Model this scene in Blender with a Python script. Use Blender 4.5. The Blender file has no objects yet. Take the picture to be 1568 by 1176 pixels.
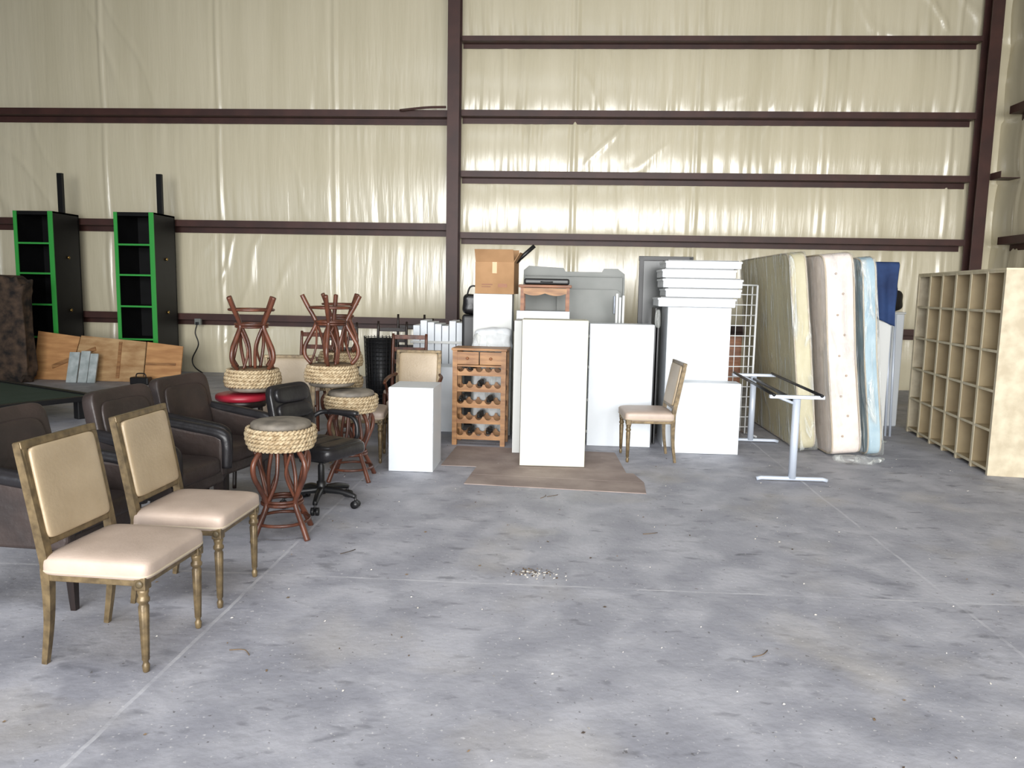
import bpy, math, random
from mathutils import Vector, Matrix, noise
random.seed(7)
pi=math.pi
scene=bpy.context.scene
COL=scene.collection

# ------------------------------------------------------------------ materials
def srgb(r,g,b):
    def c(v):
        v/=255.0
        return v/12.92 if v<=.04045 else ((v+.055)/1.055)**2.4
    return (c(r),c(g),c(b),1)
def mat(name,c1,c2=None,scale=8,rough=.6,metal=0,bump=0,bscale=None,stretch=(1,1,1),coat=0,alpha=1,detail=4,spec=.5,lo=.35,hi=.65):
    m=bpy.data.materials.new(name); m.use_nodes=True
    nt=m.node_tree; N=nt.nodes; L=nt.links
    b=N['Principled BSDF']
    b.inputs['Roughness'].default_value=rough; b.inputs['Metallic'].default_value=metal
    b.inputs['Coat Weight'].default_value=coat; b.inputs['Alpha'].default_value=alpha
    b.inputs['Specular IOR Level'].default_value=spec
    b.inputs['Base Color'].default_value=c1
    tc=N.new('ShaderNodeTexCoord'); mp=N.new('ShaderNodeMapping'); mp.inputs['Scale'].default_value=stretch
    L.new(tc.outputs['Object'],mp.inputs['Vector'])
    if c2:
        n=N.new('ShaderNodeTexNoise'); n.inputs['Scale'].default_value=scale; n.inputs['Detail'].default_value=detail
        L.new(mp.outputs[0],n.inputs['Vector'])
        r=N.new('ShaderNodeValToRGB'); r.color_ramp.elements[0].position=lo; r.color_ramp.elements[1].position=hi
        r.color_ramp.elements[0].color=c1; r.color_ramp.elements[1].color=c2
        L.new(n.outputs['Fac'],r.inputs[0]); L.new(r.outputs[0],b.inputs['Base Color'])
    if bump:
        n2=N.new('ShaderNodeTexNoise'); n2.inputs['Scale'].default_value=bscale or scale*2; n2.inputs['Detail'].default_value=5
        L.new(mp.outputs[0],n2.inputs['Vector'])
        bp=N.new('ShaderNodeBump'); bp.inputs['Strength'].default_value=bump; bp.inputs['Distance'].default_value=.02
        L.new(n2.outputs['Fac'],bp.inputs['Height']); L.new(bp.outputs[0],b.inputs['Normal'])
    return m

M={}
M['steel']=mat('red_oxide_steel',srgb(74,45,39),srgb(60,37,33),3,rough=.5)
M['gold']=mat('antique_gold_wood',srgb(124,106,76),srgb(90,76,54),22,rough=.38,metal=.3,bump=.08)
M['golddark']=mat('gold_groove',srgb(84,72,50),rough=.45)
M['beige_back']=mat('beige_leather',srgb(176,157,129),srgb(165,146,118),5,rough=.34,bump=.08,bscale=60)
M['beige_seat']=mat('beige_seat_fabric',srgb(184,166,152),srgb(172,154,140),6,rough=.45,bump=.08,bscale=90)
M['piping']=mat('cream_piping',srgb(184,170,148),rough=.6)
M['brownleather']=mat('brown_leather',srgb(62,51,47),srgb(46,39,37),4,rough=.45,bump=.3,bscale=14)
M['blackleather']=mat('black_leather',srgb(36,34,36),srgb(27,26,28),5,rough=.35,bump=.2,bscale=16)
M['greyleather']=mat('worn_grey_leather',srgb(132,124,112),srgb(94,88,80),9,rough=.6,bump=.25,bscale=20)
M['blackplastic']=mat('black_plastic',srgb(22,22,24),rough=.4)
M['darkwood']=mat('dark_wood',srgb(40,28,24),srgb(26,18,16),10,rough=.4,stretch=(1,1,.1))
M['rattan']=mat('red_brown_rattan',srgb(104,60,42),srgb(68,39,29),12,rough=.35,stretch=(1,1,.4),bump=.15,bscale=25)
M['wicker']=mat('wicker_weave',srgb(194,176,144),srgb(154,132,100),26,rough=.75,bump=.5,bscale=70)
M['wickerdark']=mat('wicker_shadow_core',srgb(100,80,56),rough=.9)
M['red']=mat('red_vinyl',srgb(146,26,44),rough=.4)
M['white']=mat('white_laminate',srgb(220,225,230),srgb(211,216,221),2,rough=.4)
M['cream']=mat('cream_laminate',srgb(218,217,200),srgb(209,208,190),2,rough=.45)
M['whiteside']=mat('white_edge',srgb(202,203,200),rough=.5)
M['foam']=mat('white_foam',srgb(224,228,231),srgb(206,209,212),14,rough=.8,bump=.1)
M['cardboard']=mat('cardboard',srgb(172,134,96),srgb(154,118,82),4,rough=.85,bump=.05)
M['oldcard']=mat('dirty_cardboard',srgb(162,147,139),srgb(136,121,115),3,rough=.9,bump=.2,bscale=15)
M['tape']=mat('packing_tape',srgb(196,160,110),rough=.3)
M['pine']=mat('stained_pine',srgb(150,98,64),srgb(114,70,44),4,rough=.5,stretch=(1,6,6))
M['pine2']=mat('oak_wood',srgb(168,124,80),srgb(130,90,56),5,rough=.5,stretch=(1,5,5))
M['ply']=mat('plywood_warm',srgb(204,154,102),srgb(174,124,78),2.2,rough=.6,stretch=(1,4,6))
M['ply2']=mat('plywood_light',srgb(196,162,118),srgb(160,120,78),2.0,rough=.6,stretch=(1.5,4,5))
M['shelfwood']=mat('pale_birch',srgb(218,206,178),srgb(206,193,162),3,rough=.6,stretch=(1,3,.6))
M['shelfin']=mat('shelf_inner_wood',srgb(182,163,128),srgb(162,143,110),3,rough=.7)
M['osb']=mat('worn_birch_side',srgb(206,195,170),srgb(184,171,146),9,rough=.75,bump=.1)
M['greymetal']=mat('grey_sheet_metal',srgb(128,130,126),srgb(112,115,111),2,rough=.5,metal=.0)
M['darkboard']=mat('dark_board',srgb(70,72,72),rough=.3)
M['silver']=mat('silver_paint',srgb(192,200,212),rough=.35,metal=.15)
M['whitewire']=mat('white_wire',srgb(220,222,222),rough=.4)
M['glassdark']=mat('smoked_glass',srgb(40,42,42),rough=.1,alpha=.75)
M['matt_yel']=mat('cream_mattress_cloth',srgb(204,195,158),srgb(184,174,137),2,rough=.5,bump=.2,bscale=7,stretch=(1,1,.35))
M['matt_pink']=mat('quilted_white_cloth',srgb(228,216,207),srgb(219,206,196),12,rough=.8,bump=.25,bscale=22)
M['matt_blue']=mat('pale_blue_cloth',srgb(146,176,192),srgb(174,198,208),5,rough=.5,bump=.5,bscale=8)
M['tuft']=mat('tuft_thread',srgb(186,166,148),rough=.8)
M['blue']=mat('navy_cloth',srgb(38,62,106),srgb(26,44,82),5,rough=.85,bump=.3,bscale=12)
M['blackpaint']=mat('black_cabinet',srgb(20,20,21),srgb(14,14,15),3,rough=.5,spec=.25)
M['green']=mat('lime_green_edge',srgb(52,160,66),rough=.5)
M['felt']=mat('green_felt',srgb(36,56,42),srgb(44,62,50),4,rough=.95)
M['bark']=mat('dark_camouflage_cloth',srgb(84,66,52),srgb(20,16,15),7,rough=.85,bump=.8,bscale=9,detail=8)
M['pale']=mat('pale_blue_paper',srgb(188,196,196),srgb(150,160,160),8,rough=.6)
M['brass']=mat('brass',srgb(170,140,80),rough=.3,metal=.9)
M['leaf']=mat('dry_debris',srgb(120,98,72),srgb(60,50,42),3,rough=.9)
M['chip']=mat('pale_debris',srgb(206,200,190),rough=.9)

# clear plastic wrap (transparent + glossy)
def plastic(name,tint,dens=.12,hi=.8,sc=8):
    m=bpy.data.materials.new(name); m.use_nodes=True; N=m.node_tree.nodes; L=m.node_tree.links; N.clear()
    o=N.new('ShaderNodeOutputMaterial'); mx=N.new('ShaderNodeMixShader'); t=N.new('ShaderNodeBsdfTransparent'); p=N.new('ShaderNodeBsdfPrincipled')
    p.inputs['Base Color'].default_value=tint; p.inputs['Roughness'].default_value=.12; p.inputs['Specular IOR Level'].default_value=.9
    tc=N.new('ShaderNodeTexCoord'); mp=N.new('ShaderNodeMapping'); mp.inputs['Scale'].default_value=(1,1,.18)
    n=N.new('ShaderNodeTexNoise'); n.inputs['Scale'].default_value=sc; n.inputs['Detail'].default_value=6; n.inputs['Distortion'].default_value=1.4
    b=N.new('ShaderNodeBump'); b.inputs['Strength'].default_value=1.0; b.inputs['Distance'].default_value=.08
    L.new(tc.outputs['Object'],mp.inputs[0]); L.new(mp.outputs[0],n.inputs['Vector']); L.new(n.outputs['Fac'],b.inputs['Height']); L.new(b.outputs[0],p.inputs['Normal'])
    r=N.new('ShaderNodeMapRange'); r.inputs[1].default_value=.5; r.inputs[2].default_value=.66; r.inputs[3].default_value=dens; r.inputs[4].default_value=hi
    L.new(n.outputs['Fac'],r.inputs[0]); L.new(r.outputs[0],mx.inputs[0]); L.new(t.outputs[0],mx.inputs[1]); L.new(p.outputs[0],mx.inputs[2]); L.new(mx.outputs[0],o.inputs[0])
    return m
M['wrap']=plastic('clear_plastic_wrap',srgb(214,217,212),.16,.75)
M['thinwrap']=plastic('thin_plastic_wrap',srgb(210,216,220),.05,.30,10)

# ------------------------------------------------------------------ mesh helpers
def group(name,loc=(0,0,0),rz=0,rot=None):
    e=bpy.data.objects.new(name,None); COL.objects.link(e); e.empty_display_size=.1
    e.location=loc; e.rotation_euler=rot or (0,0,rz); return e
def mk(parent,name,V,Fc,m,smooth=False,mx=None,bevel=0,angle=None):
    me=bpy.data.meshes.new(name)
    if mx is not None: V=[mx@Vector(v) for v in V]
    me.from_pydata([tuple(v) for v in V],[],Fc); me.update()
    me.materials.append(M[m] if isinstance(m,str) else m)
    if smooth: me.polygons.foreach_set('use_smooth',[True]*len(me.polygons))
    o=bpy.data.objects.new(name,me); COL.objects.link(o)
    if parent: o.parent=parent
    if bevel:
        b=o.modifiers.new('bevel','BEVEL'); b.width=bevel; b.segments=3 if bevel>.01 else 2; b.limit_method='ANGLE'
    return o
CF=[(0,3,2,1),(4,5,6,7),(0,1,5,4),(1,2,6,5),(2,3,7,6),(3,0,4,7)]
def cv(c,s):
    x,y,z=c; a,b,d=s[0]/2,s[1]/2,s[2]/2
    return [Vector((x+i*a,y+j*b,z+k*d)) for k in(-1,1) for i,j in((-1,-1),(1,-1),(1,1),(-1,1))]
def box(p,name,c,s,m,bevel=.003,mx=None): return mk(p,name,cv(c,s),CF,m,mx=mx,bevel=bevel)
def boxes(p,name,lst,m,bevel=.002,mx=None):
    V=[];Fs=[]
    for it in lst:
        c,s=it[0],it[1]; vs=cv((0,0,0),s)
        R=it[2] if len(it)>2 else None
        for v in vs:
            if R is not None: v=R@v
            V.append(v+Vector(c))
        k=len(V)-8; Fs+=[tuple(i+k for i in f) for f in CF]
    return mk(p,name,V,Fs,m,mx=mx,bevel=bevel)
def catmull(pts,rad,n=6):
    P=[Vector(p) for p in pts]; out=[];ro=[]
    for i in range(len(P)-1):
        p0=P[max(i-1,0)];p1=P[i];p2=P[i+1];p3=P[min(i+2,len(P)-1)]
        for k in range(n):
            t=k/n
            out.append(.5*((2*p1)+(-p0+p2)*t+(2*p0-5*p1+4*p2-p3)*t*t+(-p0+3*p1-3*p2+p3)*t**3)); ro.append(rad[i]*(1-t)+rad[i+1]*t)
    out.append(P[-1]); ro.append(rad[-1]); return out,ro
def tubegeo(pts,r,seg=8,smooth=True,closed=False,phase=0):
    if not isinstance(r,(list,tuple)): r=[r]*len(pts)
    if smooth and len(pts)>2 and not closed: pts,r=catmull(pts,list(r))
    P=[Vector(p) for p in pts]; V=[];Fs=[]; n=len(P)
    up=None
    for i in range(n):
        if closed: t=P[(i+1)%n]-P[i-1]
        else: t=P[min(i+1,n-1)]-P[max(i-1,0)]
        t.normalize()
        if up is None:
            a=Vector((0,0,1)) if abs(t.z)<.9 else Vector((1,0,0)); up=(a-t*a.dot(t)).normalized()
        up=(up-t*up.dot(t)).normalized(); s=t.cross(up)
        for k in range(seg):
            an=2*pi*k/seg+phase; V.append(P[i]+r[i]*(math.cos(an)*up+math.sin(an)*s))
    for i in range(n if closed else n-1):
        for k in range(seg):
            a=i*seg+k;b=i*seg+(k+1)%seg; c=((i+1)%n)*seg+(k+1)%seg; d=((i+1)%n)*seg+k
            Fs.append((a,b,c,d))
    if not closed: Fs.append(tuple(range(seg))[::-1]); Fs.append(tuple((n-1)*seg+k for k in range(seg)))
    return V,Fs
def tubes(p,name,lst,m,seg=8,smooth=True,mx=None,flat=False,phase=0):
    V=[];Fs=[]
    for it in lst:
        cl=len(it)>2 and it[2]
        v,f=tubegeo(it[0],it[1],seg,smooth,cl,phase); k=len(V); V+=v; Fs+=[tuple(i+k for i in q) for q in f]
    return mk(p,name,V,Fs,m,smooth=not flat,mx=mx)
def circ(c,r,n=28,z=0): return [(c[0]+r*math.cos(2*pi*i/n),c[1]+r*math.sin(2*pi*i/n),c[2]+z) for i in range(n)]
def lathegeo(prof,seg=24,c=(0,0,0),disp=None):
    V=[];Fs=[]
    for j,(r,z) in enumerate(prof):
        for k in range(seg):
            a=2*pi*k/seg; rr=r+(disp(a,j) if disp else 0); V.append(Vector((c[0]+rr*math.cos(a),c[1]+rr*math.sin(a),c[2]+z)))
    for j in range(len(prof)-1):
        for k in range(seg):
            Fs.append((j*seg+k,j*seg+(k+1)%seg,(j+1)*seg+(k+1)%seg,(j+1)*seg+k))
    Fs.append(tuple(range(seg))[::-1]); Fs.append(tuple((len(prof)-1)*seg+k for k in range(seg)))
    return V,Fs
def lathes(p,name,prof,cs,m,seg=16,disp=None,mx=None):
    V=[];Fs=[]
    for c in cs:
        v,f=lathegeo(prof,seg,c,disp); k=len(V); V+=v; Fs+=[tuple(i+k for i in q) for q in f]
    return mk(p,name,V,Fs,m,smooth=True,mx=mx)
def superell(p,name,c,s,m,e1=.3,e2=.25,mx=None,wr=0,fn=None,nu=48,nv=24):
    """pillow-like rounded block, half sizes s; e1 rounding vertical, e2 rounding in plan"""
    def pw(v,e): return math.copysign(abs(v)**e,v)
    V=[];Fs=[]
    for j in range(nv+1):
        v=-pi/2+pi*j/nv
        for i in range(nu):
            u=2*pi*i/nu
            q=Vector((pw(math.cos(v),e1)*pw(math.cos(u),e2)*s[0],pw(math.cos(v),e1)*pw(math.sin(u),e2)*s[1],pw(math.sin(v),e1)*s[2]))
            if wr: q*=1+wr*noise.noise(q*9+Vector(c)*3)
            if fn: q=fn(q)
            V.append(q+Vector(c))
    for j in range(nv):
        for i in range(nu): Fs.append((j*nu+i,j*nu+(i+1)%nu,(j+1)*nu+(i+1)%nu,(j+1)*nu+i))
    return mk(p,name,V,Fs,m,smooth=True,mx=mx)
def prism(p,name,poly,y0,y1,m,bevel=0,mx=None):
    """polygon in xz extruded along y"""
    n=len(poly); V=[(x,y0,z) for x,z in poly]+[(x,y1,z) for x,z in poly]
    Fs=[tuple(range(n)),tuple(range(2*n-1,n-1,-1))]+[(i,i+n,(i+1)%n+n,(i+1)%n) for i in range(n)]
    return mk(p,name,V,Fs,m,bevel=bevel,mx=mx)
def T(x=0,y=0,z=0,rx=0,ry=0,rz=0): return Matrix.Translation((x,y,z))@Matrix.Rotation(rz,4,'Z')@Matrix.Rotation(ry,4,'Y')@Matrix.Rotation(rx,4,'X')

# ------------------------------------------------------------------ room shell
YB=13.6; XR=7.25; XL=-14; YF=-6; ZC=8
def floormat():
    m=bpy.data.materials.new('concrete_floor'); m.use_nodes=True; N=m.node_tree.nodes; L=m.node_tree.links; b=N['Principled BSDF']
    tc=N.new('ShaderNodeTexCoord'); O=tc.outputs['Object']
    def ns(scale,det=5,dist=0,st=(1,1,1),rz=0,off=0):
        mp=N.new('ShaderNodeMapping'); mp.inputs['Scale'].default_value=st; mp.inputs['Rotation'].default_value=(0,0,rz); mp.inputs['Location'].default_value=(off,off,0); L.new(O,mp.inputs[0])
        n=N.new('ShaderNodeTexNoise'); n.inputs['Scale'].default_value=scale; n.inputs['Detail'].default_value=det; n.inputs['Distortion'].default_value=dist; L.new(mp.outputs[0],n.inputs['Vector']); return n.outputs['Fac']
    def ramp(f,p0,p1,c0=(0,0,0,1),c1=(1,1,1,1)):
        r=N.new('ShaderNodeValToRGB'); r.color_ramp.elements[0].position=p0; r.color_ramp.elements[1].position=p1; r.color_ramp.elements[0].color=c0; r.color_ramp.elements[1].color=c1; L.new(f,r.inputs[0]); return r.outputs[0]
    def mix(fac,a,c,mode='MIX'):
        x=N.new('ShaderNodeMix'); x.data_type='RGBA'; x.blend_type=mode
        L.new(fac,x.inputs[0])
        for v,i in((a,6),(c,7)):
            if isinstance(v,tuple): x.inputs[i].default_value=v
            else: L.new(v,x.inputs[i])
        return x.outputs[2]
    def math_(op,a,b2=None):
        x=N.new('ShaderNodeMath'); x.operation=op
        for v,i in((a,0),(b2,1)):
            if v is None: continue
            if isinstance(v,(int,float)): x.inputs[i].default_value=v
            else: L.new(v,x.inputs[i])
        return x.outputs[0]
    base=ramp(ns(.55,6,.4),.3,.7,srgb(144,145,154),srgb(164,164,172))
    base=mix(ramp(ns(3.0,9,.4),.40,.62),base,srgb(176,176,183))
    base=mix(math_('MULTIPLY',ramp(ns(2.2,9,.3),.48,.60),.45),base,srgb(132,133,142))
    # short dark scuffs
    k=ramp(ns(.8,2,0,(1,1,1),0,5),.40,.60)
    s=math_('MULTIPLY',math_('MULTIPLY',ramp(ns(4.6,8,.3,(1,1.9,1),-.5),.58,.68),k),.55); base=mix(s,base,srgb(88,89,96))
    s=math_('MULTIPLY',ramp(ns(6.0,7,.3,(1,2.0,1),.7,3),.62,.71),.45); base=mix(s,base,srgb(92,92,99))
    # sandy pale areas
    s=math_('MULTIPLY',ramp(ns(1.1,8,.3,(1,1,1),0,9),.56,.72),.45); base=mix(s,base,srgb(180,173,162))
    # specks
    base=mix(math_('MULTIPLY',ramp(ns(48,3),.65,.71),.6),base,srgb(212,210,210))
    base=mix(math_('MULTIPLY',ramp(ns(34,3,0,(1,1,1),1),.68,.73),.7),base,srgb(84,80,78))
    sx=N.new('ShaderNodeSeparateXYZ'); L.new(O,sx.inputs[0])
    wob=math_('MULTIPLY',math_('SUBTRACT',ns(3,3),.5),.03)
    J=None
    for ax,vals in((0,(-9.1,-5.35,-1.60,2.14,5.88)),(1,(-3.3,.35,4.04,7.75,11.5))):
        for v in vals:
            d=math_('ABSOLUTE',math_('SUBTRACT',math_('ADD',sx.outputs[ax],wob),v)); l=math_('LESS_THAN',d,.009)
            J=l if J is None else math_('MAXIMUM',J,l)
    jn=math_('MULTIPLY',J,ramp(ns(4,4),.3,.6))
    base=mix(math_('MULTIPLY',jn,.55),base,srgb(204,204,208))
    L.new(base,b.inputs['Base Color'])
    rr=N.new('ShaderNodeMapRange'); rr.inputs[3].default_value=.5; rr.inputs[4].default_value=.8; L.new(ns(4,4),rr.inputs[0]); L.new(rr.outputs[0],b.inputs['Roughness'])
    bp=N.new('ShaderNodeBump'); bp.inputs['Strength'].default_value=.25; bp.inputs['Distance'].default_value=.01; L.new(ns(25,8),bp.inputs['Height']); L.new(bp.outputs[0],b.inputs['Normal'])
    return m
M['floor']=floormat()
M['vinyl']=mat('vinyl_insulation',srgb(222,213,186),srgb(212,203,175),1.2,rough=.22,bump=.5,bscale=4.5,stretch=(2.4,1,.2),spec=.8)
M['vinylc']=mat('vinyl_ceiling',srgb(140,134,118),rough=.5)
box(None,'floor',((XL+XR)/2,(YF+YB)/2,-.1),(XR-XL,YB-YF,.2),'floor',0)
box(None,'ceiling',((XL+XR)/2,(YF+YB)/2,ZC+.1),(XR-XL,YB-YF,.2),'vinylc',0)
box(None,'wall_left',(XL-.1,(YF+YB)/2,ZC/2),(.2,YB-YF,ZC),'vinylc',0)
box(None,'wall_front',((XL+XR)/2,YF-.1,(ZC+5.2)/2),(XR-XL,.2,ZC-5.2),'vinylc',0)
GL=[0,.97,2.6,4.48,6.85,8]; GR=[0,.97,2.47,3.5,4.5,5.71,7.0,8]
def wrinkle(a,z,gs,seam,strong):
    for i in range(len(gs)-1):
        if z<=gs[i+1]+1e-6: z0,z1=gs[i],gs[i+1];break
    s=min(max((z-z0)/(z1-z0),0),1); env=math.sin(pi*s)**.45
    y=.06*env
    edge=1-math.sin(pi*s)**.7
    a2=a+.05*math.sin(z*1.3+i)
    w=noise.noise(Vector((a2*4,z*.3,i*7.3)))*.7+noise.noise(Vector((a2*9.5,z*.45,i*3.1+9)))*.6+noise.noise(Vector((a2*21,z*.7,i*2.1+4)))*.28
    loc=.35+1.7*max(0,noise.noise(Vector((a*.8,i*5.1,2)))+.2)
    y+=w*(.010+.048*edge)*loc*strong*env**.7
    # a few slanting drape creases
    cz=noise.noise(Vector((a*.45,i*9.7,5)))
    if cz>.12:
        q=math.sin((a+(s-.5)*1.1*(1 if noise.noise(Vector((i*3.3,.7,round(a/3)))) >0 else -1))*9+5*noise.noise(Vector((a*1.1,z*.6,3))))
        y+=.012*env*(cz-.12)*4*max(0,q)**5
    d=(a-seam)%2.07; d=min(d,2.07-d); y+=(.016*math.exp(-(d/.03)**2)-.008*math.exp(-((d-.07)/.03)**2))*env**.3
    return y
def wallgrid(name,a0,a1,fn,gsf,seam,step=.026):
    na=int((a1-a0)/step); nz=170; V=[];Fs=[]
    for j in range(nz+1):
        z=ZC*j/nz
        for i in range(na+1):
            a=a0+(a1-a0)*i/na; V.append(fn(a,z,wrinkle(a,z,gsf(a),seam,.5 if (a<-1.84 and name=='wall_back') else 1.1)))
    for j in range(nz):
        for i in range(na): k=j*(na+1)+i; Fs.append((k,k+1,k+na+2,k+na+1))
    return mk(None,name,V,Fs,'vinyl',smooth=True)
wallgrid('wall_back',XL,XR,lambda a,z,y:(a,YB-y,z),lambda a:GL if a<-1.84 else GR,.2)
wallgrid('wall_right',YF,YB,lambda a,z,y:(XR-y,a,z),lambda a:GR,.5,.05)

def ibeam(name,x,y,w,d,z1,ax='y'):
    p=group(name,(x,y,0))
    t=.018
    L=[((0,-d/2,z1/2),(w,t,z1)),((0,d/2,z1/2),(w,t,z1)),((0,0,z1/2),(t,d,z1))]
    boxes(p,'flanges_web',L,'steel',.002)
    box(p,'base_plate',(0,0,.012),(w+.1,d+.08,.024),'steel')
    return p
ibeam('steel_column',-1.83,13.30,.20,.30,ZC)
ibeam('steel_column',6.80,13.30,.19,.24,ZC)
ibeam('steel_column',-10.6,13.30,.20,.30,ZC)
def girt(x0,x1,z,fl=.10):
    p=group('wall_girt',((x0+x1)/2,13.45,z)); Lx=x1-x0
    boxes(p,'zee_section',[((0,0,0),(Lx,.20,.012)),((0,-.10,fl/2-.006),(Lx,.012,fl)),((0,.1,-fl/2+.006),(Lx,.012,fl))],'steel',0)
for z in GL[1:-1]: girt(-10.5,-1.94,z,.11); girt(XL+.02,-10.71,z,.11)
for z in GR[1:-1]: girt(-1.72,6.69,z,.10 if z<5 else .08)
for z in (.97,2.47,4.5,7.0):
    p=group('wall_girt',(7.12,3.5,z)); boxes(p,'zee_section',[((0,0,0),(.2,19,.012)),((-.1,0,.055),(.012,19,.12)),((.1,0,-.05),(.012,19,.1))],'steel',0)
p=group('girt_stub',(7.04,13.0,3.5)); boxes(p,'angle',[((0,0,0),(.3,.3,.012)),((-.15,0,.05),(.012,.3,.1))],'steel',0)
p=group('flange_brace'); tubes(p,'strap',[([(-2.75,13.27,4.56),(-2.3,13.24,4.60),(-1.96,13.2,4.60)],.02)],'steel',6)
p=group('wall_outlet',(-6.36,13.30,.93)); box(p,'junction_box',(0,0,0),(.11,.06,.11),'greymetal'); box(p,'plug',(0,-.04,-.03),(.05,.04,.05),'blackplastic')
tubes(p,'cord',[([(0,-.05,-.05),(-.03,-.06,-.2),(.02,-.06,-.4),(-.1,-.05,-.65),(-.06,-.06,-.8),(.1,-.1,-.9)],.012)],'blackplastic',6)

# ------------------------------------------------------------------ dining chair
LEGP=[(.010,0),(.013,.004),(.0155,.03),(.011,.040),(.011,.048),(.015,.055),(.0215,.285),(.018,.292),(.018,.298),(.025,.306),(.025,.318),(.020,.325),(.020,.335),(.023,.345),(.023,.36)]
def dining(x,y,rz,arms=False,name='dining_chair'):
    p=group(name,(x,y,0),rz)
    lathes(p,'front_legs',LEGP,[(.212,-.21,0),(.212,.21,0)],'gold',28,disp=lambda a,j:(-.0022*(math.cos(7*a)>.3) if j in(5,6) else 0))
    boxes(p,'leg_blocks',[((.212,s*.21,.385),(.048,.048,.056)) for s in(-1,1)],'gold',.004)
    lathes(p,'leg_block_rosettes',[(.016,0),(.016,.004),(.008,.007)],[(0,0,0)],'golddark',12,mx=T(.236,.21,.385,ry=pi/2)); lathes(p,'leg_block_rosettes_b',[(.016,0),(.016,.004),(.008,.007)],[(0,0,0)],'golddark',12,mx=T(.212,-.234,.385,rx=pi/2))
    tubes(p,'back_posts',[([(-.240,s*.205,0),(-.212,s*.207,.2),(-.205,s*.21,.40),(-.213,s*.214,.50),(-.294,s*.222,.945)],[.016,.021,.028,.027,.022]) for s in(-1,1)],'gold',4,phase=pi/4,flat=True)
    boxes(p,'seat_rails',[((.218,0,.392),(.020,.40,.040)),((-.205,0,.392),(.022,.40,.040)),((0,.218,.392),(.40,.020,.040)),((0,-.218,.392),(.40,.020,.040))],'gold',.004)
    def dome(q):
        if q.z>0: q.z*=1.0-.30*((q.x/.24)**4+(q.y/.24)**4)/2
        return q
    superell(p,'seat_cushion',(.012,0,.440),(.238,.240,.055),'beige_seat',.38,.16,wr=.012,fn=dome,nu=64)
    pts=[]
    for i in range(48):
        a=2*pi*i/48; f=lambda v,e:math.copysign(abs(v)**e,v)
        pts.append((.012+.236*f(math.cos(a),.18),.238*f(math.sin(a),.18),.415))
    tubes(p,'seat_piping',[(pts,.006,True)],'piping',6)
    rake=math.atan2(.081,.445)
    mx=T(-.211,0,.49,ry=-rake)
    boxes(p,'back_frame',[((0,0,.450),(.040,.47,.034)),((0,0,.035),(.034,.42,.030)),((0,.214,.25),(.036,.028,.42)),((0,-.214,.25),(.036,.028,.42))],'gold',.006,mx=mx)
    superell(p,'back_pad',(0,0,.242),(.034,.203,.194),'beige_back',.13,.22,mx=mx,nu=64,nv=36)
    if arms:
        for s in(-1,1):
            tubes(p,'arm_rail_%d'%(s+2),[([(-.26,s*.22,.70),(-.1,s*.265,.69),(.08,s*.275,.665),(.15,s*.27,.64)],[.014,.018,.02,.014]),([(.12,s*.27,.65),(.06,s*.265,.55),(.09,s*.235,.42)],.014)],'rattan',8)
    return p
dining(-1.865,3.145,math.radians(-3))
dining(-1.85,3.79,math.radians(-1))
dining(.885,7.42,math.radians(184))
dining(-1.45,7.72,math.radians(-90),True,'dining_armchair')
dining(-1.83,7.00,math.radians(8))
dining(-2.46,6.80,math.radians(-80))

# ------------------------------------------------------------------ rattan bar stool
def stool(x,y,z=0,inv=False,rz=0,tilt=0,seatm='greyleather'):
    H=.76
    if inv: p=group('rattan_bar_stool',(x,y,z+H),rot=(pi+tilt,0,rz))
    else: p=group('rattan_bar_stool',(x,y,z),rz)
    LP=[]; IN=[]
    for k in range(4):
        a=pi/4+k*pi/2; c,s=math.cos(a),math.sin(a)
        prof=[(.235,.0),(.19,.09),(.135,.19),(.125,.24),(.17,.33),(.215,.42),(.215,.50),(.165,.565)]
        LP.append(([(c*r,s*r,zz) for r,zz in prof],[.019,.019,.017,.017,.017,.017,.017,.016]))
        a2=a+.5; IN.append(([(c*.12,s*.12,.22),(math.cos(a2)*.09,math.sin(a2)*.09,.38),(math.cos(a2)*.06,math.sin(a2)*.06,.565)],.013))
        IN.append(([(c*.12,s*.12,.26),(math.cos(a-.5)*.13,math.sin(a-.5)*.13,.42),(math.cos(a-.35)*.17,math.sin(a-.35)*.17,.56)],.010))
    tubes(p,'legs',LP,'rattan',8)
    tubes(p,'inner_canes',IN,'rattan',6)
    tubes(p,'rings',[(circ((0,0,.215),.125),.012,True),(circ((0,0,.235),.12),.010,True),(circ((0,0,.10),.17),.011,True)],'rattan',6)
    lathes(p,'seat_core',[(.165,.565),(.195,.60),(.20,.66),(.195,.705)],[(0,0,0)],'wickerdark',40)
    # chunky braided rows: two strands twisting around each other
    BR=[]
    for j,(rr,zz) in enumerate(((.190,.585),(.203,.613),(.209,.641),(.211,.669),(.205,.696))):
        for st in(0,1):
            n=132; pts=[]
            for i in range(n):
                a=2*pi*i/n; ph=a*22+st*pi+(j%2)*pi/2
                R_=rr+.0075*math.cos(ph); pts.append((R_*math.cos(a),R_*math.sin(a),zz+.0085*math.sin(ph)))
            BR.append((pts,.0095,True))
    tubes(p,'braided_wicker_band',BR,'wicker',6)
    superell(p,'seat_pad',(0,0,.720),(.188,.188,.036),seatm,.6,1.0,nu=40,nv=14)
    return p
stool(-1.745,4.74,rz=.25)
stool(-2.44,6.02,.742,True,rz=.4)
stool(-1.70,6.25,rz=.1)
stool(-1.87,6.27,.765,True,rz=.9)
stool(-2.16,7.55,rz=.1)
stool(-2.16,7.55,.765,True,rz=.3)
p=group('red_bar_stool',(-2.52,6.0,0))
superell(p,'seat',(0,0,.705),(.21,.21,.035),'red',.5,1,nu=40,nv=12)
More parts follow.
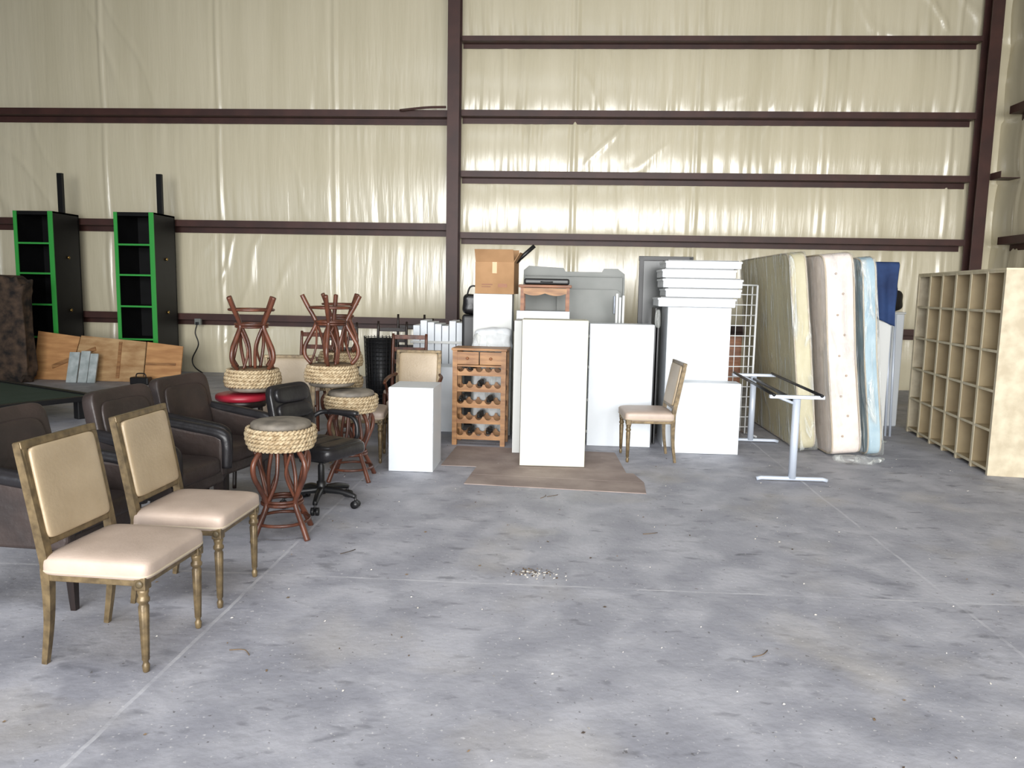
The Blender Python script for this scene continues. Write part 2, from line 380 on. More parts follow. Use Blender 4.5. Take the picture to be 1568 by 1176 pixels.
lathes(p,'apron',[(.18,.63),(.185,.68),(.16,.69)],[(0,0,0)],'darkwood',28)
tubes(p,'legs',[([(c*.14,s*.14,.66),(c*.17,s*.17,.3),(c*.2,s*.2,0)],[.022,.018,.016]) for c,s in((1,0),(0,1),(-1,0),(0,-1))],'darkwood',8)
tubes(p,'footring',[(circ((0,0,.25),.175),.01,True)],'greymetal',6)

# ------------------------------------------------------------------ leather guest armchair
def armchair(x,y,rz,name='leather_armchair'):
    p=group(name,(x,y,0),rz)
    tubes(p,'legs',[([(sx*.235+.0,sy*.235,.34),(sx*.24,sy*.24,.17),(sx*(.25 if sx>0 else .29),sy*.245,0)],[.033,.028,.019]) for sx in(-1,1) for sy in(-1,1)],'darkwood',4,phase=pi/4,flat=True)
    box(p,'seat_frame',(0,0,.345),(.53,.54,.09),'brownleather',.02)
    superell(p,'seat_cushion',(.03,0,.43),(.26,.225,.065),'brownleather',.4,.25,wr=.03)
    rake=.20
    mx=T(-.235,0,.38,ry=-rake)
    def curve(q):
        q.x+=.55*q.y*q.y; return q
    superell(p,'back',(0,0,.28),(.055,.275,.285),'brownleather',.25,.35,mx=mx,wr=.02,fn=curve)
    superell(p,'back_pillow',(.045,0,.27),(.035,.22,.22),'brownleather',.35,.5,mx=mx,wr=.03,fn=curve)
    for s in(-1,1):
        poly=[(-.27,.31),(.25,.31),(.27,.36),(.275,.60),(.23,.625),(.05,.64),(-.15,.67),(-.29,.70)]
        prism(p,'arm_panel_%d'%(s+2),poly,s*.265-.035,s*.265+.035,'brownleather',.02)
        tubes(p,'arm_pad_%d'%(s+2),[([(-.27,s*.27,.69),(-.1,s*.275,.665),(.1,s*.275,.64),(.25,s*.27,.615),(.285,s*.268,.56),(.282,s*.265,.40)],[.035,.042,.043,.043,.038,.034])],'blackleather',10)
    return p
armchair(-2.56,3.74,math.radians(-4))
armchair(-2.47,4.62,math.radians(-8))
armchair(-2.44,5.32,math.radians(-12))

# ------------------------------------------------------------------ office chair
p=group('office_chair',(-1.70,5.42,0),math.radians(-22))
for k in range(5):
    a=k*2*pi/5+.2; c,s=math.cos(a),math.sin(a)
    tubes(p,'base_arm_%d'%k,[([(0,0,.12),(c*.15,s*.15,.115),(c*.27,s*.27,.085)],[.03,.024,.018])],'blackplastic',6)
    mx=T(c*.27,s*.27,.03,rz=a+pi/2)
    tubes(p,'caster_%d'%k,[([(-.028,0,0),(-.006,0,0)],.029),([(.006,0,0),(.028,0,0)],.029),([(0,0,0),(0,0,.06)],.008)],'blackplastic',14,smooth=False,mx=mx)
lathes(p,'gas_lift',[(.035,.09),(.035,.18),(.025,.185),(.025,.30),(.018,.31),(.018,.38)],[(0,0,0)],'blackplastic',16)
box(p,'tilt_plate',(0,0,.36),(.22,.20,.04),'blackplastic',.01)
superell(p,'seat',(.02,0,.43),(.24,.235,.055),'blackleather',.45,.35,wr=.03)
for k in(-1,0,1): superell(p,'seat_roll_%d'%(k+2),(.02+k*.14,0,.465),(.075,.20,.030),'blackleather',.6,.4,wr=.03,nu=28,nv=12)
mx=T(-.26,0,.48,ry=-.2)
def cv2(q): q.x+=.6*q.y*q.y; return q
superell(p,'back_cushion',(0,0,.20),(.045,.215,.205),'blackleather',.35,.45,mx=mx,wr=.03,fn=cv2)
for k in range(3): superell(p,'back_roll_%d'%k,(.04,0,.08+k*.12),(.032,.175,.062),'blackleather',.6,.5,mx=mx,wr=.03,fn=cv2,nu=28,nv=12)
tubes(p,'back_bracket',[([(-.05,0,.36),(-.25,0,.37),(-.32,0,.45),(-.33,0,.62)],.022)],'blackplastic',6)
for s in(-1,1):
    tubes(p,'arm_loop_%d'%(s+2),[([(.05,s*.2,.39),(.06,s*.28,.40),(.10,s*.30,.50),(.05,s*.30,.62),(-.2,s*.29,.64),(-.27,s*.23,.60)],.018)],'blackplastic',8)
    superell(p,'arm_pad_%d'%(s+2),(-.03,s*.295,.65),(.14,.033,.02),'blackleather',.5,.5,nu=24,nv=10)

# ------------------------------------------------------------------ white pedestals / cabinets
def cabinet(name,x0,x1,y0,y1,z,m,doors=1,rz=0,hinge=False,z0=0):
    cx,cy=(x0+x1)/2,(y0+y1)/2; w,d=x1-x0,y1-y0
    p=group(name,(cx,cy,z0),rz)
    t=.018
    boxes(p,'carcass',[((-w/2+t/2,.01,z/2),(t,d-.02,z)),((w/2-t/2,.01,z/2),(t,d-.02,z)),((0,.01,z-t/2),(w-2*t,d-.02,t)),((0,.01,t/2),(w-2*t,d-.02,t)),((0,d/2-t,z/2),(w-2*t,.012,z-2*t))],m,.001)
    dw=(w-.002*(doors-1))/doors
    boxes(p,'front_panel',[((-w/2+dw*(i+.5)+.002*i,-d/2+.01,z/2),(dw-.002,t,z-.006)) for i in range(doors)],m,.002)
    if hinge: boxes(p,'hinges',[((-w/2-.006,-d/2+.01,zz),(.014,.02,.03)) for zz in(z*.12,z*.38,z*.65,z*.9)],'greymetal',.001)
    return p
cabinet('white_display_pedestal',-1.45,-1.06,6.53,7.0,.74,'white')
cabinet('white_display_pedestal',-1.42,-1.07,8.45,8.85,.73,'white')
cabinet('cream_storage_cabinet',-.32,.27,6.88,7.28,1.33,'cream',rz=.015,z0=.007)
cabinet('white_storage_cabinet',.33,.985,7.92,8.25,1.27,'white',hinge=True)
cabinet('white_display_pedestal',1.20,1.83,7.68,7.93,.715,'white')
cabinet('white_storage_cabinet',1.12,1.76,7.98,8.45,1.455,'white')
cabinet('white_storage_cabinet',-.92,-.50,8.34,8.72,1.55,'whiteside')
cabinet('white_storage_cabinet',-.44,.12,8.15,8.6,1.38,'white')
cabinet('white_side_panel_box',-.42,-.345,7.42,7.95,1.30,'whiteside',z0=.005)

p=group('plastic_wrapped_bundle',(-.70,8.20,0)); box(p,'padding_stack',(0,0,.50),(.38,.16,1.0),'foam',.03)
superell(p,'plastic_bag',(.0,-.0,1.06),(.20,.085,.13),'foam',.5,.5,wr=.2)
superell(p,'wrap',(0,0,.58),(.215,.10,.58),'wrap',.3,.3,wr=.04)

p=group('cardboard_box',(-.68,8.53,1.552),rz=-.10)
t=.006; w,d,h=.42,.34,.34
boxes(p,'sides',[((0,-d/2,h/2),(w,t,h)),((0,d/2,h/2),(w,t,h)),((-w/2,0,h/2),(t,d,h)),((w/2,0,h/2),(t,d,h)),((0,0,t/2),(w,d,t))],'cardboard',0)
box(p,'flap_front',(0,0,0),(w,t,.15),'cardboard',0,mx=T(0,-d/2-.03,h+.065,rx=math.radians(28)))
box(p,'flap_back',(0,0,0),(w,t,.15),'cardboard',0,mx=T(0,d/2+.0,h+.07,rx=math.radians(-8)))
box(p,'flap_side',(0,0,0),(t,d,.13),'cardboard',0,mx=T(w/2+.03,0,h+.05,ry=math.radians(32)))
box(p,'tape',(0,-d/2-.004,.28),(.05,.002,.12),'tape',0)
boxes(p,'print_marks',[((-.08,-d/2-.004,.10),(.12,.002,.012)),((-.09,-d/2-.004,.075),(.10,.002,.010)),((.09,-d/2-.004,.09),(.10,.002,.04))],'pine',0)
p=group('black_mailing_tube',(-.50,8.53,1.88),rot=(0,math.radians(48),0)); lathes(p,'tube',[(.022,-.0),(.022,.3)],[(0,0,0)],'blackplastic',14)

p=group('pine_side_table',(-.145,8.37,1.382))
w,d,h=.56,.36,.26
box(p,'top',(0,0,h),(w,d,.03),'pine',.006)
tubes(p,'legs',[([(sx*(w/2-.04),sy*(d/2-.04),h-.01),(sx*(w/2-.04),sy*(d/2-.04),0)],.028) for sx in(-1,1) for sy in(-1,1)],'pine',4,smooth=False,flat=True,phase=pi/4)
poly=[(-w/2+.05,h-.02)]+[(w/2-.05,h-.02)]+[((w/2-.05)*(1-2*i/20.),h-.075-.025*abs(math.sin(i/20.*pi*2))) for i in range(21)]
prism(p,'scalloped_apron',poly,-d/2+.02,-d/2+.035,'pine2')
p=group('black_equipment_case',(-.13,8.36,1.658)); box(p,'case',(0,0,.033),(.48,.28,.065),'blackplastic',.02); box(p,'lid_seam',(0,-.142,.035),(.44,.004,.006),'greymetal',0); tubes(p,'handle',[([(-.06,-.145,.03),(-.05,-.17,.03),(.05,-.17,.03),(.06,-.145,.03)],.006)],'blackplastic',6)

p=group('grey_metal_panel',(.17,8.90,0),rot=(math.radians(-2.5),0,0))
poly=[(-.58,0),(.58,0),(.58,1.80),(.50,1.86),(.34,1.86),(.32,1.82),(-.10,1.82),(-.12,1.86),(-.52,1.88),(-.58,1.83)]
prism(p,'sheet',poly,-.012,.012,'greymetal',.002)
boxes(p,'folded_rims',[((-.57,-.02,.9),(.02,.04,1.75)),((.57,-.02,.9),(.02,.04,1.72)),((0,-.02,1.77),(1.1,.03,.012))],'greymetal',.002)
p=group('grey_metal_panel',(.30,8.76,0),rot=(math.radians(-2.5),0,0))
prism(p,'sheet',[(-.32,0),(.40,0),(.40,1.58),(.36,1.62),(-.28,1.62),(-.32,1.58)],-.01,.01,'greymetal',.002)
tubes(p,'hook_handle',[([(.33,-.03,1.35),(.33,-.05,1.45),(.33,-.03,1.55)],.01)],'silver',6)
p=group('white_rail_bundle',(.66,8.42,0)); boxes(p,'rails',[((-.03,0,.79),(.025,.03,1.58)),((0.005,.01,.77),(.025,.03,1.54)),((.04,0,.78),(.025,.03,1.56))],'whiteside',.003)

p=group('black_picture_frame',(1.17,8.72,0),rot=(math.radians(-3),0,0))
boxes(p,'frame',[((-.25,0,1.0),(.05,.03,2.0)),((.30,0,1.0),(.05,.03,2.0)),((.02,0,1.98),(.6,.03,.05)),((.02,0,.03),(.6,.03,.05))],'blackplastic',.003)
box(p,'board',(.02,.008,1.0),(.54,.008,1.94),'darkboard',0)
p=group('black_side_panels',(1.035,8.26,0)); boxes(p,'panels',[((-.02,0,.72),(.018,.3,1.44)),((.01,.02,.71),(.018,.34,1.42)),((-.04,-.03,.55),(.012,.3,1.1))],'blackplastic',.003)
superell(p,'clear_bag',(-.01,-.24,1.33),(.03,.03,.10),'wrap',.6,.7,wr=.3,nu=24,nv=12)

# stack of white cartons / foam trays
p=group('white_carton_stack',(1.44,8.22,1.458))
zz=0
for i,(w,dx,h) in enumerate([(.78,-.03,.09),(.76,.03,.085),(.80,.02,.09),(.74,-.02,.085),(.76,.02,.075)]):
    d=.46
    box(p,'carton_%d'%i,(dx,0,zz+h/2),(w,d,h),'foam',.010)
    boxes(p,'lid_edge_%d'%i,[((dx,-d/2-.004,zz+h-.012),(w+.008,.006,.02)),((dx-w/2-.004,0,zz+h-.012),(.006,d,.02)),((dx+w/2+.004,0,zz+h-.012),(.006,d,.02))],'white',.002)
    boxes(p,'slots_%d'%i,[((dx-.22+.1*(i%3),-d/2-.003,zz+h*.42),(.07,.003,h*.25)),((dx+.22-.06*(i%2),-d/2-.003,zz+h*.42),(.10,.003,h*.25))],'whiteside',0)
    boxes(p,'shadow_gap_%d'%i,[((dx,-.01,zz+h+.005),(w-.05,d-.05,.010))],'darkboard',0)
    zz+=h+.010

# ------------------------------------------------------------------ wine rack
p=group('wooden_wine_rack',(-.78,7.90,0),rz=math.radians(-3))
w,d,h=.54,.30,1.0
tubes(p,'posts',[([(sx*(w/2-.02),sy*(d/2-.02),0),(sx*(w/2-.02),sy*(d/2-.02),h-.02)],.034) for sx in(-1,1) for sy in(-1,1)],'pine2',4,smooth=False,flat=True,phase=pi/4)
box(p,'top_board',(0,0,h-.01),(w+.03,d+.03,.025),'pine2',.005)
boxes(p,'drawers',[((-.12,-d/2+.01,h-.10),(.23,.02,.13)),((.12,-d/2+.01,h-.10),(.23,.02,.13))],'pine2',.004)
for s in(-1,1): lathes(p,'knob_%d'%(s+2),[(.008,0),(.008,.012),(.015,.02),(.010,.03)],[(0,0,0)],'pine',12,mx=T(s*.12,-d/2,h-.1,rx=pi/2))
box(p,'shelf_under_drawers',(0,0,h-.18),(w-.04,d-.02,.018),'pine2',.003)
boxes(p,'side_slats',[((sx*(w/2-.02),0,z),(.015,d-.04,.05)) for sx in(-1,1) for z in(.1,.26,.42,.58,.74)],'pine2',.003)
for i,z in enumerate((.06,.225,.39,.555,.72)):
    poly=[(-w/2+.03,z),(w/2-.03,z)]
    n=5; cw=(w-.06)/n
    for k in range(n-1,-1,-1):
        x0=-w/2+.03+k*cw
        for a in range(0,9):
            an=pi*a/8; poly.append((x0+cw/2+cw*.38*math.cos(an),z+.075-.036*math.sin(an)))
    prism(p,'scallop_front_%d'%i,poly,-d/2+.01,-d/2+.03,'pine2'); prism(p,'scallop_back_%d'%i,poly,d/2-.03,d/2-.01,'pine2')
BP=[(.036,0),(.038,.01),(.038,.17),(.03,.2),(.014,.225),(.014,.29),(.016,.29),(.016,.30)]
for z,k in((.06,1),(.06,3),(.225,2),(.39,0),(.39,3),(.555,2),(.72,1)):
    cw=(w-.06)/5; lathes(p,'bottle',BP,[(0,0,0)],'glassdark',16,mx=T(-w/2+.03+(k+.5)*cw,.14,z+.078,rx=pi/2))

# ------------------------------------------------------------------ things behind, left of centre
p=group('white_board_rack',(-1.45,9.45,0))
boxes(p,'boards',[((-.26+i*.088,0,.575+.01*((i*3)%4)),(.080,.4,1.15+.02*((i*3)%4))) for i in range(7)],'white',.004)
boxes(p,'rails',[((0,-.21,.6),(.66,.02,.04)),((0,-.21,.95),(.66,.02,.03))],'whiteside',.003)
p=group('black_case_stack',(-1.00,9.08,0),rz=.1); box(p,'stacked_cases',(0,0,.65),(.26,.28,1.3),'blackplastic',.03); superell(p,'bag',(0,0,1.42),(.13,.12,.12),'blackleather',.5,.5,wr=.1); tubes(p,'strap',[([(-.08,-.1,1.5),(-.04,-.12,1.62),(.04,-.12,1.62),(.08,-.1,1.5)],.01)],'blackleather',6)
p=group('black_mesh_bin',(-2.08,8.95,0))
rings=[(circ((0,0,z),.15+.04*z,28),.004,True) for z in[i*.05+.01 for i in range(21)]]
st=[([(math.cos(a)*.15,math.sin(a)*.15,.01),(math.cos(a)*.192,math.sin(a)*.192,1.03)],.004) for a in[2*pi*i/26 for i in range(26)]]
tubes(p,'mesh',rings+st,'blackplastic',5,smooth=False); lathes(p,'liner',[(.14,.01),(.18,1.0),(.17,1.0),(.13,.02)],[(0,0,0)],'blackplastic',24)
def ladder(x,y,rz,name='ladder_back_chair',h=1.08,mm='darkwood'):
    p=group(name,(x,y,0),rz)
    tubes(p,'back_posts',[([(-.22,s*.19,0),(-.20,s*.19,.45),(-.26,s*.19,h)],[.018,.022,.016]) for s in(-1,1)],mm,8)
    tubes(p,'front_legs',[([(.2,s*.19,0),(.2,s*.19,.45)],.02) for s in(-1,1)],mm,8,smooth=False)
    tubes(p,'stretchers',[([(.2,s*.19,.2),(-.21,s*.19,.2)],.011) for s in(-1,1)]+[([(.2,-.19,.28),(.2,.19,.28)],.011)],mm,6,smooth=False)
    boxes(p,'slats',[((-.215-.05*k/3,0,.62+k*.14),(.015,.37,.05)) for k in range(4)],mm,.004)
    superell(p,'seat',(0,0,.46),(.22,.215,.03),'beige_seat',.5,.3)
    return p
ladder(-1.68,8.42,-pi/2,mm='rattan'); ladder(-2.80,8.5,-pi/2-.1,mm='rattan')
ladder(-2.2,9.9,-pi/2,h=1.15); ladder(-1.55,10.4,-pi/2,h=1.18); ladder(-2.85,10.0,-pi/2+.2,h=1.12); ladder(-2.1,10.7,-pi/2,h=1.22)

# ------------------------------------------------------------------ cardboard on floor
def sheet(name,poly,z,m,hh=.006):
    p=group(name,(0,0,0)); n=len(poly)
    V=[(x,y,z) for x,y in poly]+[(x,y,z+hh) for x,y in poly]
    Fs=[tuple(range(n))[::-1],tuple(range(n,2*n))]+[(i,(i+1)%n,(i+1)%n+n,i+n) for i in range(n)]
    mk(p,'sheet',V,Fs,m); return p
sheet('flattened_cardboard',[(-.74,6.17),(.74,6.05),(.76,6.40),(-.72,6.50)],.0,'oldcard')
sheet('flattened_cardboard',[(-.72,6.508),(.76,6.408),(.70,6.72),(-.70,6.80)],.0,'oldcard')
sheet('flattened_cardboard',[(-1.03,6.815),(.64,6.735),(.60,7.6),(-1.0,7.7)],.0,'oldcard',.004)

# ------------------------------------------------------------------ folding table frame (T legs)
p=group('metal_table_frame',(0,0,0))
for i,(xx,yy) in enumerate(((2.05,6.63),(2.12,8.38))):
    tubes(p,'foot_%d'%i,[([(xx-.30,yy,.018),(xx-.26,yy,.028),(xx+.26,yy,.028),(xx+.30,yy,.018)],.018)],'silver',8,smooth=False)
    tubes(p,'post_%d'%i,[([(xx,yy,.03),(xx,yy,.72)],.033),([(xx-.015,yy,.68),(xx-.2,yy,.75)],.012)],'silver',12,smooth=False)
    box(p,'crossbar_%d'%i,(xx,yy,.738),(.46,.04,.03),'silver',.004)
for s in(-1,1): tubes(p,'side_rail_%d'%(s+2),[([(2.05+s*.2,6.6,.755),(2.12+s*.2,8.42,.755)],.014)],'blackplastic',8,smooth=False)
tubes(p,'centre_rail',[([(2.05,6.63,.70),(2.12,8.38,.70)],.016)],'blackplastic',8,smooth=False)

# ------------------------------------------------------------------ wire grid rack
p=group('wire_grid_rack',(2.04,8.76,0),rz=.25)
W=.36;Hh=1.70
L=[([(-W/2,0,.02),(-W/2,0,Hh)],.013),([(W/2,0,.02),(W/2,0,Hh)],.013),([(W/2-.05,.02,.02),(W/2-.05,.02,Hh)],.008)]
L+=[([(-W/2,0,.1+i*.115),(W/2,0,.1+i*.115)],.0065) for i in range(14)]
L+=[([(-W/2+W*k/3,0,.05),(-W/2+W*k/3,0,Hh)],.005) for k in(1,2)]
L+=[([(-W/2,0,Hh),(W/2,0,Hh)],.010),([(-W/2,-.16,.012),(-W/2,.2,.012)],.012),([(W/2,-.16,.012),(W/2,.2,.012)],.012)]
tubes(p,'wires',L,'whitewire',6,smooth=False)
p=group('wooden_drawer_unit',(1.98,9.45,0)); box(p,'body',(0,0,.55),(.4,.4,1.1),'pine',.01); boxes(p,'drawer_fronts',[((0,-.205,.16+i*.26),(.36,.015,.22)) for i in range(4)],'pine',.006); boxes(p,'pulls',[((0,-.22,.16+i*.26),(.1,.015,.012)) for i in range(4)],'brass',.002)

# ------------------------------------------------------------------ mattresses leaning
def mattress(name,x,y0,y1,t,h,m,wrap=None,lean=-6.2,edge='piping'):
    cy=(y0+y1)/2; d=y1-y0; a=math.radians(lean)
    p=group(name,(x,cy,.012+ t/2*abs(math.sin(a))),rot=(0,a,0))
    def f(q):
        q=Vector(q); q.x+=.014*noise.noise(Vector((q.y*2,q.z*2,x)))+.010*noise.noise(Vector((q.y*5,q.z*2.2,x+5))); q.y+=.02*noise.noise(Vector((q.z*2.5,q.x*3,x))); return q
    superell(p,'body',(0,0,h/2),(t/2,d/2,h/2),m,.10,.14,fn=f,nu=120,nv=70)
    def ringpts(xx):
        pts=[]
        for i in range(90):
            an=2*pi*i/90; pwf=lambda v,e:math.copysign(abs(v)**e,v)
            pts.append(tuple(f(Vector((xx,d/2*.995*pwf(math.cos(an),.12),h/2*.995*pwf(math.sin(an),.12))))+Vector((0,0,h/2))))
        return pts
    tubes(p,'edge_piping',[(ringpts(-t/2*.93),.008,True),(ringpts(t/2*.93),.008,True)],edge,6)
    if wrap:
        def g(q):
            q=Vector(q); n=noise.noise(Vector((q.y*6,q.z*1.4,x+2)))+.5*noise.noise(Vector((q.y*14,q.z*4,x)))
            low=max(0,(-q.z/h*2-.55))*2.0
            k=.010+.016*n
            q.x+=math.copysign(k+.004,q.x)
            if abs(q.y)>d/2*.8: q.y+=math.copysign(k+.02+low*(.05+.06*noise.noise(Vector((q.x*12,q.z*9,x+4)))),q.y)
            return q
        superell(p,'plastic_wrap',(0,0,h/2),(t/2,d/2,h/2+.005),wrap,.10,.14,fn=g,nu=160,nv=80)
    return p
mattress('wrapped_mattress',2.58,7.90,10.0,.17,2.02,'matt_yel','wrap')
p=mattress('pillow_top_mattress',2.89,7.68,9.5,.29,2.0,'matt_pink','thinwrap')
d=1.82
for i in range(9): lathes(p,'tuft_%d'%i,[(.005,0),(.011,.004),(.007,.008),(.002,.010)],[(0,0,0)],'tuft',10,mx=T(.03*(1 if i%2 else -1),-d/2-.003,.2+i*.2,rx=pi/2))
mattress('wrapped_box_spring',3.20,7.76,9.55,.13,1.98,'matt_blue','wrap')
superell(group('bunched_plastic_wrap',(2.93,7.44,0)),'crumpled_sheet',(0,0,.04),(.22,.09,.04),'wrap',.7,.7,wr=.5)

# navy cloth draped over an upright board
p=group('draped_navy_blanket_board',(3.50,8.75,0)); box(p,'board',(0,0,.97),(.34,.03,1.94),'whiteside',.004); boxes(p,'feet',[((-.14,0,.01),(.04,.3,.02)),((.14,0,.01),(.04,.3,.02))],'greymetal',.002)
V=[];Fs=[];nu,nv=40,60
for j in range(nv+1):
    s=-.56+1.16*(j/nv)
    for i in range(nu+1):
        u=(i/nu-.5)*.40
        fold=.014*math.sin(u*45+s*3)+.012*noise.noise(Vector((u*9,s*4,3)))
        if s<-.035 : y=-.035-fold*min(1,-s*3); z=1.955+s+.035-.05*math.sin(u*6)*min(1,-s)
        elif s>.035: y=.035+fold*min(1,s*3); z=1.955-s+.035
        else: y=s; z=1.957+.012*math.cos(s/.035*pi/2)
        if s<-.035: z-=.22*(i/nu)*(-s)
        V.append((u+.02*math.sin(s*5),y,z))
for j in range(nv):
    for i in range(nu): k=j*(nu+1)+i; Fs.append((k,k+1,k+nu+2,k+nu+1))
o=mk(p,'navy_blanket',V,Fs,'blue',True); sm=o.modifiers.new('solid','SOLIDIFY'); sm.thickness=.012; sm.offset=1

p=group('metal_pipe_bundle',(3.76,9.0,0)); tubes(p,'pipes',[([(-.08+i*.045,.02*(i%2),0),(-.10+i*.045,.05+.02*(i%2),1.35+.05*(i%3))],.014) for i in range(5)],'silver',8,smooth=False)
p=group('white_utility_cabinet',(4.02,9.85,0)); box(p,'body',(0,0,.70),(.42,.3,1.40),'white',.02); box(p,'top_cap',(0,0,1.405),(.44,.32,.03),'whiteside',.01); boxes(p,'seams',[((-.05,-.152,.7),(.004,.003,1.3)),((.07,-.152,.7),(.004,.003,1.3))],'greymetal',0)
p=group('black_duffel_bag',(4.03,9.85,1.425)); superell(p,'bag',(0,0,.13),(.2,.15,.13),'blackleather',.5,.5,wr=.1); tubes(p,'handles',[([(-.1,-.12,.15),(-.06,-.14,.33),(.06,-.14,.33),(.1,-.12,.15)],.012)],'blackleather',6)

# ------------------------------------------------------------------ cubby shelf
Lc=2.30; Hc=1.86; Dc=.34
p=group('cubby_shelf',(3.95,7.12,0))
p.rotation_euler=(0,0,-math.atan2(.28,2.29))
nc,nr=6,5; t=.02
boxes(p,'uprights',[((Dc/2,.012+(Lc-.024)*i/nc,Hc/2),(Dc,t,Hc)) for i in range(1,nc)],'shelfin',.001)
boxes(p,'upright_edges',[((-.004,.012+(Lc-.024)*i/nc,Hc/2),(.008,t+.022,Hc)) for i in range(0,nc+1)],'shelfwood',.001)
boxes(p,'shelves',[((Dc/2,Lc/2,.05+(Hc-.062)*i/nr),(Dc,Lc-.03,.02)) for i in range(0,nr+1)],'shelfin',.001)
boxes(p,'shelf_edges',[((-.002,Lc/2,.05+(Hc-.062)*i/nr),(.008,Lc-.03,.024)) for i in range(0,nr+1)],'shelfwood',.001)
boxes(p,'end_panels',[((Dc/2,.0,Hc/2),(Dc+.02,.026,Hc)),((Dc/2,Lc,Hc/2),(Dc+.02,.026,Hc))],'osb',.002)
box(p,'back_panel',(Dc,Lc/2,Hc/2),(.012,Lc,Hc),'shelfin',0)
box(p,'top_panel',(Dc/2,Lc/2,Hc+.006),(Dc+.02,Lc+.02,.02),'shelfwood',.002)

# ------------------------------------------------------------------ far left: black/green cabinets, boards
def dispcab(x,y,rz):
    p=group('black_display_cabinet',(x,y,0),rz); w,d,h=.68,.70,2.75; t=.03
    boxes(p,'carcass',[((-w/2+t/2,d/2,h/2),(t,d,h)),((w/2-t/2,d/2,h/2),(t,d,h)),((0,d/2,h-t/2),(w,d,t)),((0,d-.02,h/2),(w,.02,h)),((0,d/2,.06),(w,d,.12)),((0,.02,h-.03),(w-.1,.02,.06))],'blackpaint',.002)
    boxes(p,'green_front_edges',[((-w/2+.03,-.01,h/2),(.06,.02,h)),((w/2-.04,-.01,h/2),(.08,.02,h))],'green',.002)
    boxes(p,'shelves',[((0,d/2,z),(w-.06,d-.04,.03)) for z in(.65,1.2,1.72,2.22)],'blackpaint',.001)
    boxes(p,'green_shelf_edges',[((0,-.005,z),(w-.08,.02,.03)) for z in(.65,1.2,1.72,2.22)],'green',.001)
    box(p,'rear_mast',(w/2-.05,.32,h+.33),(.09,.06,.66),'blackpaint',.003)
    lathes(p,'side_knobs',[(.02,0),(.03,.02),(.01,.03)],[(0,0,0)],'brass',12,mx=T(w/2,d*.5,2.0,ry=pi/2)); lathes(p,'side_knob_b',[(.02,0),(.03,.02),(.01,.03)],[(0,0,0)],'brass',12,mx=T(w/2,d*.5,1.1,ry=pi/2))
    return p
dispcab(-8.77,12.55,0); dispcab(-7.04,12.55,0)
p=group('leaning_plywood_board',(-7.3,11.98,0),rot=(math.radians(-14),0,0))
prism(p,'board_left',[(-1.22,0.0),(-.62,0),(-.50,.72),(-1.22,.80)],-.012,.012,'ply',.002)
prism(p,'board_middle',[(-.60,0),(.62,0),(.62,.66),(-.48,.74)],-.012,.012,'ply2',.002)
prism(p,'board_right',[(.64,0),(1.24,0),(1.24,.60),(.64,.66)],-.012,.012,'ply',.002)
prism(p,'cleats',[(-.9,.18),(-.2,.50),(-.22,.56),(-.92,.24)],-.03,-.012,'pine2')
boxes(p,'battens',[((.2,-.02,.35),(.05,.02,.6)),((.9,-.02,.30),(.5,.02,.04))],'pine2',.002)
p=group('paper_bundle',(-7.55,11.70,0),rot=(math.radians(-20),0,.1)); boxes(p,'sheets',[((-.14,0,.25),(.16,.03,.5)),((.03,0,.26),(.14,.03,.52)),((.17,.0,.24),(.12,.03,.48))],'pale',.003)
p=group('black_toolbox',(-6.55,11.7,0)); box(p,'body',(0,0,.06),(.3,.15,.12),'blackplastic',.02); tubes(p,'handle',[([(-.08,0,.11),(-.06,0,.17),(.06,0,.17),(.08,0,.11)],.01)],'blackplastic',6)
p=group('camouflage_padded_panel',(-8.62,11.6,0)); superell(p,'panel',(-.1,0,.82),(.46,.14,.82),'bark',.15,.2,wr=.12,nu=80,nv=50)
p=group('green_felt_game_table',(-6.62,8.65,0),rz=math.radians(-28))
box(p,'felt_bed',(0,0,.25),(2.1,1.1,.03),'felt',.004)
boxes(p,'rails',[((0,.57,.255),(2.26,.07,.06)),((0,-.57,.255),(2.26,.07,.06)),((1.09,0,.255),(.07,1.07,.06)),((-1.09,0,.255),(.07,1.07,.06))],'blackplastic',.01)
boxes(p,'metal_strip',[((0,.612,.265),(2.26,.008,.02)),((0,-.612,.265),(2.26,.008,.02))],'silver',0)
boxes(p,'legs',[((sx*.95,sy*.45,.118),(.1,.1,.236)) for sx in(-1,1) for sy in(-1,1)],'blackplastic',.01)

# ------------------------------------------------------------------ debris
def debris(name,lst):
    p=group(name)
    for part,n,m,s0,s1,conc in lst:
        V=[];Fs=[]
        for i in range(n):
            if conc: x=random.gauss(conc[0],conc[2]);y=random.gauss(conc[1],conc[3])
            else: x=random.uniform(-2.2,5);y=random.uniform(1.6,8.5)
            s=random.uniform(s0,s1);a=random.uniform(0,pi);k=random.uniform(.2,.7)
            c,sn=math.cos(a),math.sin(a); b=len(V)
            for (px,py,pz) in((-s,0,.002),(0,-s*k,.002),(s,0,.004),(0,s*k,.006)): V.append((x+px*c-py*sn,y+px*sn+py*c,pz))
            V.append((x,y,.001+s*.35))
            Fs+=[(b,b+1,b+4),(b+1,b+2,b+4),(b+2,b+3,b+4),(b+3,b,b+4)]
        mk(p,part,V,Fs,m)
debris('scattered_floor_debris',[('leaf_bits',230,'leaf',.004,.013,None),('pale_chips',300,'chip',.003,.009,None)])
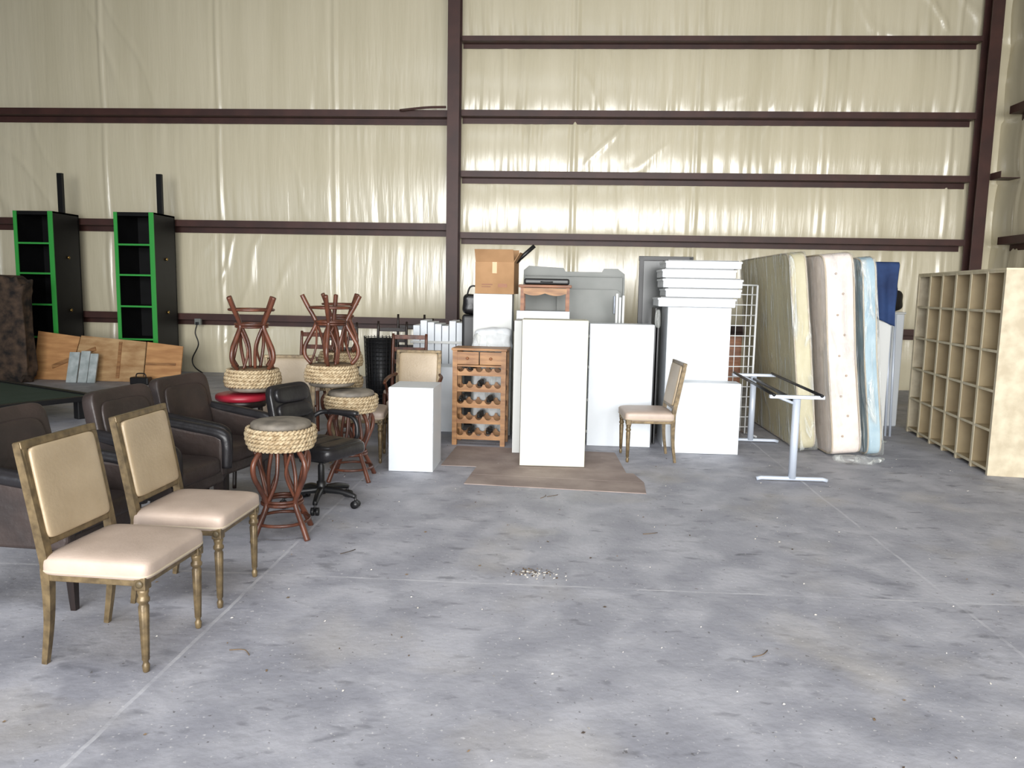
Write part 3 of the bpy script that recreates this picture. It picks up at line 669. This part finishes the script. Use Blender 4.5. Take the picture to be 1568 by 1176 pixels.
debris('crumb_pile',[('brown_crumbs',50,'leaf',.005,.013,(-.10,4.22,.08,.04)),('pale_crumbs',60,'chip',.004,.012,(-.08,4.2,.08,.04))])
p=group('dry_twigs'); tubes(p,'twigs',[([(x,y,.004),(x+.05*math.cos(a),y+.05*math.sin(a),.010),(x+.11*math.cos(a+.4),y+.11*math.sin(a+.4),.004)],.0025) for x,y,a in[(-1.27,4.4,.5),(-1.3,3.1,2.4),(-.1,5.8,.8),(-.05,5.85,.3),(.6,5.0,0),(-.9,2.2,.1),(.9,3.3,.3)]],'leaf',5)

# ------------------------------------------------------------------ light
w=bpy.data.worlds.new('world'); scene.world=w; w.use_nodes=True
bg=w.node_tree.nodes['Background']; bg.inputs[0].default_value=(.70,.82,1,1); bg.inputs[1].default_value=1.2
def area(name,loc,rot,sx,sy,P,col,spread=180):
    l=bpy.data.lights.new(name,'AREA'); l.shape='RECTANGLE'; l.size=sx; l.size_y=sy; l.energy=P; l.color=col; l.spread=math.radians(spread)
    o=bpy.data.objects.new(name,l); COL.objects.link(o); o.location=loc; o.rotation_euler=rot; return o
area('doorway_daylight',(0.5,-5.7,2.5),(math.radians(82),0,0),12,4.8,900,(1,.99,.97),95)
area('overhead_fill',(-1.5,1.5,7.9),(0,0,0),8,3.0,300,(.90,.94,1))  # added fill lamp under the ceiling, brightens floor and box tops; no skylight there

# ------------------------------------------------------------------ camera
th=.122; psi=.058; rho=.0193; H=1.6
f=Vector((-math.sin(psi)*math.cos(th),math.cos(psi)*math.cos(th),-math.sin(th)))
r0=Vector((math.cos(psi),math.sin(psi),0)); u0=r0.cross(f)
r=math.cos(rho)*r0+math.sin(rho)*u0; u=math.cos(rho)*u0-math.sin(rho)*r0
cd=bpy.data.cameras.new('camera'); cd.lens=36*1178/1568; cd.clip_end=200
cam=bpy.data.objects.new('camera',cd); COL.objects.link(cam)
cam.matrix_world=Matrix(((r.x,u.x,-f.x,0),(r.y,u.y,-f.y,0),(r.z,u.z,-f.z,H),(0,0,0,1)))
scene.camera=cam
scene.view_settings.view_transform='Standard'
scene.view_settings.look='None'
scene.view_settings.exposure=0
